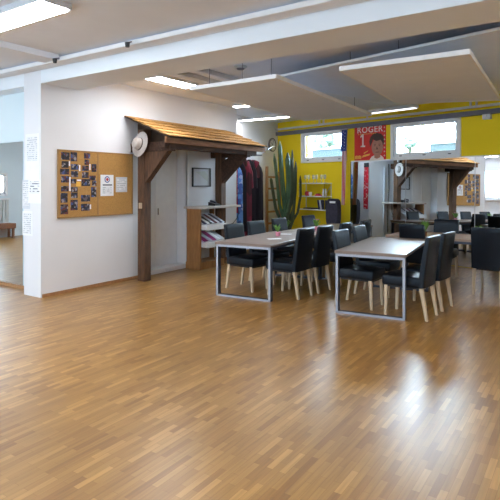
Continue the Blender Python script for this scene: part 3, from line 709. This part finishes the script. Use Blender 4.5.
# ------------------------------------------------------------------ poster
po = onwall('sports_poster', 'red poster reading ROGER with a large 1 and a dark-haired face', 'poster', 1.87, 2.075, 0)
PW, PH = .82, .765
MB().box(0, PW, -.006, 0, 0, PH).build('poster_sheet', M['red'], po)
def text(s, size, x, z, m, name, parent, y=-.008, align='LEFT', bold=.0):
    cu = bpy.data.curves.new(name, 'FONT'); cu.body = s; cu.size = size; cu.align_x = align; cu.space_character = 1.12; cu.extrude = .0008; cu.offset = bold
    to = bpy.data.objects.new(name, cu); COL.objects.link(to)
    bpy.context.view_layer.update()
    me = bpy.data.meshes.new_from_object(to.evaluated_get(bpy.context.evaluated_depsgraph_get()))
    bpy.data.objects.remove(to); o = bpy.data.objects.new(name, me); COL.objects.link(o); me.materials.clear(); me.materials.append(m)
    o.parent = parent; o.location = (x, y, z); o.rotation_euler = (radians(90), 0, 0); return o
text('ROGER', .19, .075, PH-.165, M['posterwhite'], 'title_lettering', po, bold=.002)
MB().prism([(.17, .29), (.29, .29), (.29, .32), (.25, .32), (.25, .575), (.215, .575), (.165, .53), (.165, .495), (.21, .52), (.21, .32), (.17, .32)], 'y', -.0085, -.006).build('number_one', M['posterwhite'], po)
sl = MB()
for k in range(9): sl.box(.10+k*.055, .10+k*.055+.035, -.0085, -.006, .565, .578)
sl.build('small_lettering', M['posteryellow'], po)
sl = MB()
for k in range(8):
    z = .07+k*.085
    if .5 < z < .56: pass
    sl.box(.765, .80, -.0085, -.006, z+.008, z+.018); sl.box(.777, .788, -.0085, -.006, z-.004, z+.030)
sl.build('cross_marks', M['posterwhite'], po)
sl = MB()
for k in range(5): sl.box(.02+k*.035, .045+k*.035, -.0085, -.006, .03, .10+.01*(k % 2))
sl.prism([(.20, .06), (.40, .10), (.42, .14), (.24, .11)], 'y', -.0085, -.006); sl.prism([(.26, .14), (.36, .19), (.37, .21), (.25, .16)], 'y', -.0085, -.006)
sl.build('slogan_mark', M['posteryellow'], po)
def ell(cx, cz, rx, rz, y0, y1, n=24, f=lambda a: 1): 
    return MB().prism([(cx+rx*cos(2*pi*k/n)*f(2*pi*k/n), cz+rz*sin(2*pi*k/n)*f(2*pi*k/n)) for k in range(n)], 'y', y0, y1)
MB().prism([(.40, .0), (.46, .07), (.56, .11), (.68, .10), (.75, .05), (.77, 0)], 'y', -.0075, -.006).build('printed_shirt', M['posterwhite'], po)
MB().prism([(.53, .04), (.53, .16), (.68, .16), (.68, .05), (.60, .02)], 'y', -.0085, -.0075).build('printed_neck', M['skin'], po)
ell(.605, .27, .145, .19, -.0095, -.0085).build('printed_face', M['skin'], po)
MB().prism([(.42, .28), (.40, .40), (.43, .50), (.50, .555), (.60, .575), (.70, .55), (.765, .48), (.775, .36), (.75, .28), (.735, .36), (.69, .42), (.58, .40), (.50, .44), (.465, .36)], 'y', -.0105, -.0095).build('printed_hair', M['hair'], po)
q = MB(); q.box(.52, .57, -.0105, -.0095, .325, .335); q.box(.635, .685, -.0105, -.0095, .325, .335); q.box(.53, .56, -.0105, -.0095, .295, .307); q.box(.645, .675, -.0105, -.0095, .295, .307)
q.prism([(.595, .29), (.58, .22), (.62, .22)], 'y', -.0105, -.0095); q.box(.56, .645, -.0105, -.0095, .155, .168)
q.build('printed_features', M['hair'], po)
bx_ = onwall('wall_sensor', 'small pale box high on the yellow wall at the right', 'sensor', 4.82, 2.71, 0)
MB().box(-.07, .07, -.09, 0, 0, .10, bev=.01).build('housing', M['papergrey'], bx_)
MB().lathe([(0, 0), (.025, 0), (.02, .02), (0, .025)], 12, Matrix.Translation((0, -.09, .05)) @ Matrix.Rotation(radians(90), 4, 'X')).build('lens', M['papergrey'], bx_)

# ------------------------------------------------------------------ suspended ceiling panels
def cpanel(cs, z, th, label, wires, m='panel'):
    t = thing('ceiling_panel', label, 'ceiling panel', (cs[0][0], cs[0][1], z), group='white acoustic panels under the ceiling')
    def L_(mb, n_, m_): q_ = mb.build(n_, m_, t); q_.location = -Vector(t.location)
    L_(MB().prism(cs, 'z', z, z+th*.5), 'panel_board', M[m])
    # frame edge, a thin white rim
    c = Vector((sum(p[0] for p in cs)/len(cs), sum(p[1] for p in cs)/len(cs)))
    e_ = MB(); n = len(cs)
    for i in range(n):
        a_, b2 = Vector(cs[i]), Vector(cs[(i+1) % n]); d_ = (b2-a_).normalized(); nn = Vector((-d_.y, d_.x))
        if nn.dot(c-a_) < 0: nn = -nn
        a2 = a_-nn*.006; b3 = b2-nn*.006
        e_.prism([tuple(a2), tuple(b3), tuple(b2+nn*.012), tuple(a_+nn*.012)], 'z', z-.002, z+th)
    L_(e_, 'panel_rim', M['white'])
    for (x, y) in wires:
        L_(MB().tube([(x, y, z+th*.5), (x, y, ZC)], .004, 5), 'hanging_wire', M['rail'])
cpanel([(-4.10, 4.76), (-2.86, 4.74), (-3.09, 8.22), (-4.35, 8.22)], 2.70, .045, 'long suspended white ceiling panel left of the conduit, nearest the shed roof', [(-3.95, 4.95), (-3.45, 4.95), (-3.05, 4.95), (-3.3, 8.0), (-4.2, 8.0)])
cpanel([(-2.14, 4.80), (-.91, 4.82), (-1.06, 7.72), (-2.33, 7.23)], 2.70, .045, 'suspended white ceiling panel on the right, above the right table', [(-2.0, 7.0), (-1.2, 7.1), (-1.75, 6.9), (-1.2, 6.9)])
# large high panel turned parallel to the back wall
dv = Vector((2.87, -.67)).normalized(); p0 = Vector((-3.6, 5.96)) - dv*.25; p1 = p0 + dv*7.2
nv = Vector((-dv.y, dv.x))
cpanel([tuple(p0), tuple(p1), tuple(p1+nv*3.5), tuple(p0+nv*3.2)], 3.0, .028, 'very large flat ceiling panel close under the ceiling before the yellow wall', [tuple(p0+dv*1.45+nv*.05), tuple(p0+dv*2.1+nv*.05), tuple(p0+dv*4.4+nv*.05)])

# ------------------------------------------------------------------ lights
def fixture(x0, x1, y0, y1, z, label, lit=True, m='tube', Mx=None):
    t = thing('ceiling_light', label, 'ceiling light', ((x0+x1)/2, (y0+y1)/2, z), group='fluorescent ceiling lights')
    if Mx is not None: t.matrix_world = Mx @ Matrix.Translation(((x0+x1)/2, (y0+y1)/2, z))
    cx, cy = (x0+x1)/2, (y0+y1)/2
    MB().box(x0-cx-.02, x1-cx+.02, y0-cy-.02, y1-cy+.02, .012, .07, bev=.006).build('housing', M['pipe'], t)
    MB().box(x0-cx, x1-cx, y0-cy, y1-cy, 0, .014, bev=.003).build('diffuser', M[m] if lit else M['ceil'], t)
    return t
fixture(-5.33, -3.83, 2.55, 2.82, 3.07, 'large lit ceiling light at the top left, before the beam')
fixture(-5.38, -5.13, 5.10, 6.12, 3.07, 'lit oblong ceiling light behind the beam above the shed roof')
fixture(-4.93, -4.78, 5.15, 6.9, 3.07, 'long unlit strip light right of the lit one behind the beam', lit=False)
fixture(-4.55, -4.42, 4.95, 6.6, 3.07, 'long unlit strip light nearest the round smoke detector', lit=False)
fixture(-6.70, -5.45, 9.48, 9.58, 2.99, 'thin lit strip light above the recessed wall, near the clock', m='tubesoft')
fixture(-5.70, -4.7, 7.86, 7.98, 3.02, 'thin lit strip light above the end of the thick wall', m='tubesoft')
fixture(2.92, 3.9, -.95, -.83, 2.925, 'flat pale strip light between the panels before the right window', m='tubedim', Mx=BM)
fixture(.9, 2.4, 7.0, 7.25, 2.88, 'added unseen ceiling light brightening the yellow wall, right of the dining tables')  # added out of view to brighten the yellow back wall
fixture(-1.9, -.4, .6, .87, 3.07, 'lit ceiling light over the middle of the hall')
fixture(-9.6, -8.1, 1.6, 1.87, 3.07, 'lit ceiling light over the left part of the hall')
fixture(-13.0, -11.5, 1.6, 1.87, 3.07, 'added unseen ceiling light brightening the far left of the hall')  # put in to raise the light around the far-left wall
fixture(-11.6, -9.8, -1.15, -.95, 3.07, 'lit ceiling light near the rear window seen in the mirror')
fixture(1.0, 2.5, 3.0, 3.27, 3.07, 'lit ceiling light over the right part of the hall')
fixture(.4, 1.9, 4.85, 5.05, 3.07, 'lit ceiling light right of the dining tables')
for i, (x, y, z) in enumerate(((-5.42, 3.79, 3.02), (-4.15, 3.79, 3.02))):
    t = thing('spot_light', ['small dark spotlight where the duct meets the cable tray', 'small dark spotlight on the cable tray above the cork board'][i], 'spotlight', (x, y, z))
    MB().lathe([(0, 0), (.022, 0), (.028, .05), (.0, .06)], 12).build('lamp_head', M['black'], t)
    MB().tube([(0, 0, .05), (0, .06, .07)], .008, 6).build('arm', M['rail'], t)
sd = thing('smoke_detector', 'round grey smoke detector on the ceiling behind the beam', 'smoke detector', (-3.95, 5.62, ZC))
MB().lathe([(0, -.03), (.07, -.03), (.09, -.01), (.09, 0), (0, 0)], 24).build('housing', M['gsteel'], sd, smooth=True)
MB().lathe([(.03, -.045), (.05, -.042), (.055, -.03), (.03, -.03)], 20).build('sensor_ring', M['rail'], sd)

# ------------------------------------------------------------------ tables
def table(L, W, name_label, loc, rotz, topm='top', group='dining tables'):
    """local: x across (0..W), y along (0..L); legs are loops at both ends"""
    t = thing('dining_table', name_label, 'table', loc, rotz, group)
    MB().box(0, W, 0, L, .715, .75, bev=.004).build('tabletop', M[topm], t)
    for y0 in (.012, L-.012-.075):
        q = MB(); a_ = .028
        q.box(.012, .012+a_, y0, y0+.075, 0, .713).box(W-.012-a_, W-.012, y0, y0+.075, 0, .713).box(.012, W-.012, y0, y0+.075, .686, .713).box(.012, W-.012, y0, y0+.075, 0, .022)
        lo = q.build('leg_frame', M['leg_shade'], t)
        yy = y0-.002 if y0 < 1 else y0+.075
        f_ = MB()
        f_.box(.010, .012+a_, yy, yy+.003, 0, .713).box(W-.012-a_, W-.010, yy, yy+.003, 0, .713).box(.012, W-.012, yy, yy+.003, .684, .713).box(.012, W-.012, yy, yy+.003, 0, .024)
        f_.build('lit_edge', M['steel'], lo)
    MB().box(.05, .08, .08, L-.08, .675, .713).box(W-.08, W-.05, .08, L-.08, .675, .713).build('apron_rail', M['leg_shade'], t)
    return t
table(1.88, .864, 'dining table of the left row, its open steel end toward the shelf wall', (-4.362, 5.592, 0), .085)
table(2.05, .86, 'far dining table of the left row, in front of the yellow wall', (-4.43, 7.52, 0), .0)
table(1.83, .836, 'front right dining table with a grey top and steel loop legs', (-2.582, 5.640, 0), .119)
table(1.9, .84, 'warm brown table across the room, close to the mirror', (-.82, 7.78, 0), radians(90-2), 'topwood')
table(1.9, .84, 'warm brown table at the far right end, partly outside the view', (1.12, 7.70, 0), radians(90-2), 'topwood')

# ------------------------------------------------------------------ chairs (local: faces +x, origin under the backrest top centre)
def make_chair():
    t = thing('dining_chair', '', 'chair', (0, 0, 0))
    # backrest: lofted, slightly raked back and curved
    b = MB(); rows = 9; W = .42
    prof = []
    for j in range(rows+1):
        v = j/rows; z = .37 + v*.565; x = .075 - .075*v**1.25 ; th = .08-.02*v
        prof.append((x, z, th, W*(1 - .03*v)))
    secs = []
    for (x, z, th, w_) in prof:
        ring = []
        for k in range(16):
            an = 2*pi*k/16; ca, sa = cos(an), sin(an)
            ex = (abs(ca)**.35)*(1 if ca > 0 else -1)*th/2; ey = (abs(sa)**.22)*(1 if sa > 0 else -1)*w_/2
            ring.append(b.bm.verts.new((x+ex + .012*(1-(2*ey/w_)**2)*-1, ey, z)))
        secs.append(ring)
    # rounded top
    lx, lz, lth, lw = prof[-1]
    ring = []
    for k in range(16):
        an = 2*pi*k/16; ca, sa = cos(an), sin(an)
        ex = (abs(ca)**.35)*(1 if ca > 0 else -1)*lth*.3; ey = (abs(sa)**.22)*(1 if sa > 0 else -1)*lw*.475
        ring.append(b.bm.verts.new((lx+ex-.008, ey, lz+.014)))
    secs.append(ring)
    for r0, r1 in zip(secs, secs[1:]):
        for k in range(16): b.bm.faces.new((r0[k], r0[(k+1) % 16], r1[(k+1) % 16], r1[k]))
    b.bm.faces.new(secs[0][::-1]); b.bm.faces.new(secs[-1])
    b.build('backrest', M['leather'], t, smooth=True)
    s_ = MB().box(.06, .54, -.21, .21, .36, .485, bev=.028, seg=3)
    s_.build('seat', M['leather'], t, smooth=True)
    MB().box(.09, .52, -.19, .19, .345, .362).build('seat_frame', M['black'], t)
    for sy in (-1, 1):
        for (x0, x1) in ((.49, .505), (.075, .015)):
            q = MB(); a_, c_ = .021, .014
            vs = []
            for (x, z, r) in ((x0, .36, a_), (x1, 0, c_)):
                y = sy*(.175 if z else .172)
                vs.append([q.bm.verts.new((x+i*r, y+j*r, z)) for i, j in ((-1, -1), (1, -1), (1, 1), (-1, 1))])
            q.bm.faces.new(vs[0]); q.bm.faces.new(vs[1][::-1])
            for k in range(4): q.bm.faces.new((vs[0][k], vs[1][k], vs[1][(k+1) % 4], vs[0][(k+1) % 4]))
            q.build('leg', M['birch'], t)
    return t
first = make_chair(); used = [False]
def chair(x, y, deg, label, group):
    if not used[0]:
        used[0] = True; o = first; o.location = (x, y, 0); o.rotation_euler = (0, 0, radians(deg)); o['label'] = label; o['group'] = group
    else: o = dup(first, (x, y, 0), radians(deg), label, group)
    return o
G = 'black upholstered dining chairs'
L4 = 'black chair, wall side of the left table row, %s'
chair(-4.53, 6.26, -5, L4 % 'nearest the magazine shelf', G)
chair(-4.57, 6.93, -6, L4 % 'in front of the costumes', G)
chair(-4.60, 7.72, -5, L4 % 'in front of the ladder', G)
chair(-4.56, 8.76, -6, L4 % 'below the wall shelf', G)
R4 = 'black chair, near side of the left table row, %s'
chair(-3.25, 6.18, 176, R4 % 'closest to the steel table end', G)
chair(-3.20, 6.68, 177, R4 % 'second from the steel table end', G)
chair(-3.20, 7.42, 180, R4 % 'before the office chair', G)
chair(-3.16, 8.15, 180, R4 % 'beside the left edge of the mirror', G)
L2 = 'black chair, left side of the front right table, %s'
chair(-2.75, 6.19, -2, L2 % 'closer one', G)
chair(-2.81, 6.97, -1, L2 % 'farther one', G)
R2 = 'black chair, right side of the front right table, %s'
chair(-1.53, 6.04, 176, R2 % 'closer one', G)
chair(-1.49, 6.60, 174, R2 % 'farther one', G)
chair(-2.27, 7.70, 78, 'black dining chair seen from behind over the far end of the right table', G)
chair(-1.22, 7.62, 86, 'black dining chair seen from behind at the right edge of the picture', G)
chair(-2.06, 9.0, -92, 'black dining chair beyond the brown table, facing us before the mirror', G)
chair(-.9, 8.98, -92, 'black dining chair beyond the brown table, behind the right edge chair', G)
chair(.2, 7.50, 88, 'black dining chair before the brown table, beyond the right edge', G)

# ------------------------------------------------------------------ plants on the tables
def plant(x, y, label, potm, n=14, h=.13, flowers=False):
    t = thing('potted_plant', label, 'plant', (x, y, .75), group='small plants on the tables')
    MB().lathe([(0, 0), (.03, 0), (.042, .06), (.038, .065), (0, .055)], 14).build('pot', M[potm], t, smooth=True)
    q = MB(); rnd = random.Random(int(abs(x*100)))
    for k in range(n):
        an = rnd.uniform(0, 2*pi); r = rnd.uniform(.02, .085); z = rnd.uniform(.5, 1)*h
        p0 = Vector((0, 0, .055)); p1 = Vector((r*.6*cos(an), r*.6*sin(an), .055+z*.7)); p2 = Vector((r*cos(an), r*sin(an), .055+z))
        q.tube([p0, p1, p2], [.004, .010, .003], 5)
    q.build('leaves', M['leaf'], t)
    if flowers:
        for k in range(4):
            an = k*1.7; MB().lathe([(0, 0), (.014, .006), (.016, .014), (0, .01)], 8, Matrix.Translation((.035*cos(an), .035*sin(an), .05+h*.85))).build('blossom', M['pink'], t)
    return t
plant(-4.02, 6.72, 'small green plant in a pink pot, nearest one on the left tables', 'pink')
plant(-3.98, 7.95, 'green plant with pink blossoms farther along the left tables', 'pink', 18, .15, True)
plant(-2.16, 8.02, 'bushy green plant at the left end of the brown table', 'pot', 34, .19)
plant(-1.02, 8.10, 'bushy green plant just behind the right edge chair', 'pot', 40, .24)
plant(-1.42, 8.30, 'low green plant in the middle of the brown table', 'pot', 20, .12)
for i, (x, y) in enumerate(((-4.08, 7.05), (-3.86, 6.35), (-3.9, 7.5))):
    o = MB().box(-.10, .10, -.07, .07, .75, .7525).build('table_card', M['paper'], loc=(x, y, 0), rotz=.3+i*.5)
    tag(o, ['white sheet lying on the left table behind the pink pot', 'white sheet on the near left table close to the steel end', 'white sheet where the two left tables meet'][i], 'paper', 'sheets on the left tables')

# ------------------------------------------------------------------ outside the windows
tag(MB().box(-14, 14, .6, 40, 1.5, 1.9, BM).build('outside_ground', M['outwall']), 'ground outside at the level of the window sills', 'ground', kind='structure')
nb = thing('garden_wall', 'pale grey garden wall outside the back windows', 'wall', (0, 0, 0))
MB().box(-4.75, -1.5, 6.0, 6.3, 1.9, 2.90, BM).box(.34, 4.0, 6.0, 6.3, 1.9, 2.84, BM).build('wall_body', M['outwall'], nb)
MB().box(-4.8, -1.45, 5.95, 6.35, 2.90, 2.95, BM).box(.29, 4.05, 5.95, 6.35, 2.84, 2.89, BM).build('coping', M['gsteel'], nb)
def bush(s, off, z, r, label):
    b = MB(); rnd = random.Random(int(s*10)); c = bp(s, z, -off)
    for k in range(60):
        d_ = Vector((rnd.gauss(0, 1), rnd.gauss(0, 1), rnd.gauss(0, 1))).normalized()*r*rnd.uniform(.4, 1)
        rr = rnd.uniform(.05, .14)
        bmesh.ops.create_icosphere(b.bm, subdivisions=1, radius=rr, matrix=Matrix.Translation(c+d_))
    t = thing('garden_shrub', label, 'shrub', (c.x, c.y, 1.9)); o = b.build('foliage', M['foliage'], t); o.location = -Vector(t.location)
    o = MB().tube([(c.x, c.y, 1.9), (c.x, c.y, c.z)], .06, 8).build('stem', M['cactusdark'], t); o.location = -Vector(t.location)
bush(-4.6, 6.6, 3.35, .5, 'pale shrub outside the left window')
bush(-3.4, 7, 3.45, .35, 'pale shrub outside the left window, near the flag')
bush(-.75, 6.6, 3.05, .22, 'pale shrub outside the right window')

# ------------------------------------------------------------------ world and camera
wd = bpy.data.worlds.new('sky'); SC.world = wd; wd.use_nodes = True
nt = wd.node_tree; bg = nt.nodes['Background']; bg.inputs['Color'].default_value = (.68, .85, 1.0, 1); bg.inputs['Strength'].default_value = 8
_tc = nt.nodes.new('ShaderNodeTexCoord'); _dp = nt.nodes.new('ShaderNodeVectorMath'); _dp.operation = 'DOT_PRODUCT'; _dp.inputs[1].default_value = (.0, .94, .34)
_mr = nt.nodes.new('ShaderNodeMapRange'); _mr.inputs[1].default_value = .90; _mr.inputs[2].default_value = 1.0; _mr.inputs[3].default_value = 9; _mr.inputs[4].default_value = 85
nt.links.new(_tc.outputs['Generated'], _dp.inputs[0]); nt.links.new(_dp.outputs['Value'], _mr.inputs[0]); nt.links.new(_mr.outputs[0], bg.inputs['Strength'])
def portal(name, c, rot, sx, sy):
    l = bpy.data.lights.new(name, 'AREA'); l.shape = 'RECTANGLE'; l.size = sx; l.size_y = sy; l.cycles.is_portal = True
    o = bpy.data.objects.new(name, l); COL.objects.link(o); o.matrix_world = Matrix.Translation(c) @ rot
    return o
for (s0, s1) in wins:
    portal('window_portal', bp((s0+s1)/2, (WZ0+WZ1)/2, -.2), Matrix.Rotation(-BB, 4, 'Z') @ Matrix.Rotation(radians(-90), 4, 'X'), s1-s0, WZ1-WZ0)
for (a, b_) in RW:
    portal('window_portal', ((a+b_)/2, YF-.15, 1.94), Matrix.Rotation(radians(90), 4, 'X'), b_-a, 1.36)
portal('window_portal', (XL-.15, 1.0, 1.54), Matrix.Rotation(radians(-90), 4, 'Z') @ Matrix.Rotation(radians(90), 4, 'X'), 1.5, .68)

cam = bpy.data.cameras.new('camera'); co = bpy.data.objects.new('camera', cam); COL.objects.link(co)
cam.sensor_width = 36; cam.lens = FF/500*36; cam.shift_y = -(250-HY)/500
co.location = (0, 0, HH); co.rotation_euler = (radians(90), 0, AA)
cam.clip_start = .05; cam.clip_end = 200
SC.camera = co
SC.view_settings.view_transform = 'Standard'; SC.view_settings.look = 'None'; SC.view_settings.exposure = 1.02; SC.view_settings.gamma = 1
SC.cycles.max_bounces = 10; SC.cycles.diffuse_bounces = 5; SC.cycles.glossy_bounces = 5; SC.cycles.transparent_max_bounces = 12
SC.cycles.caustics_reflective = False; SC.cycles.caustics_refractive = False
SC.cycles.sample_clamp_indirect = 6
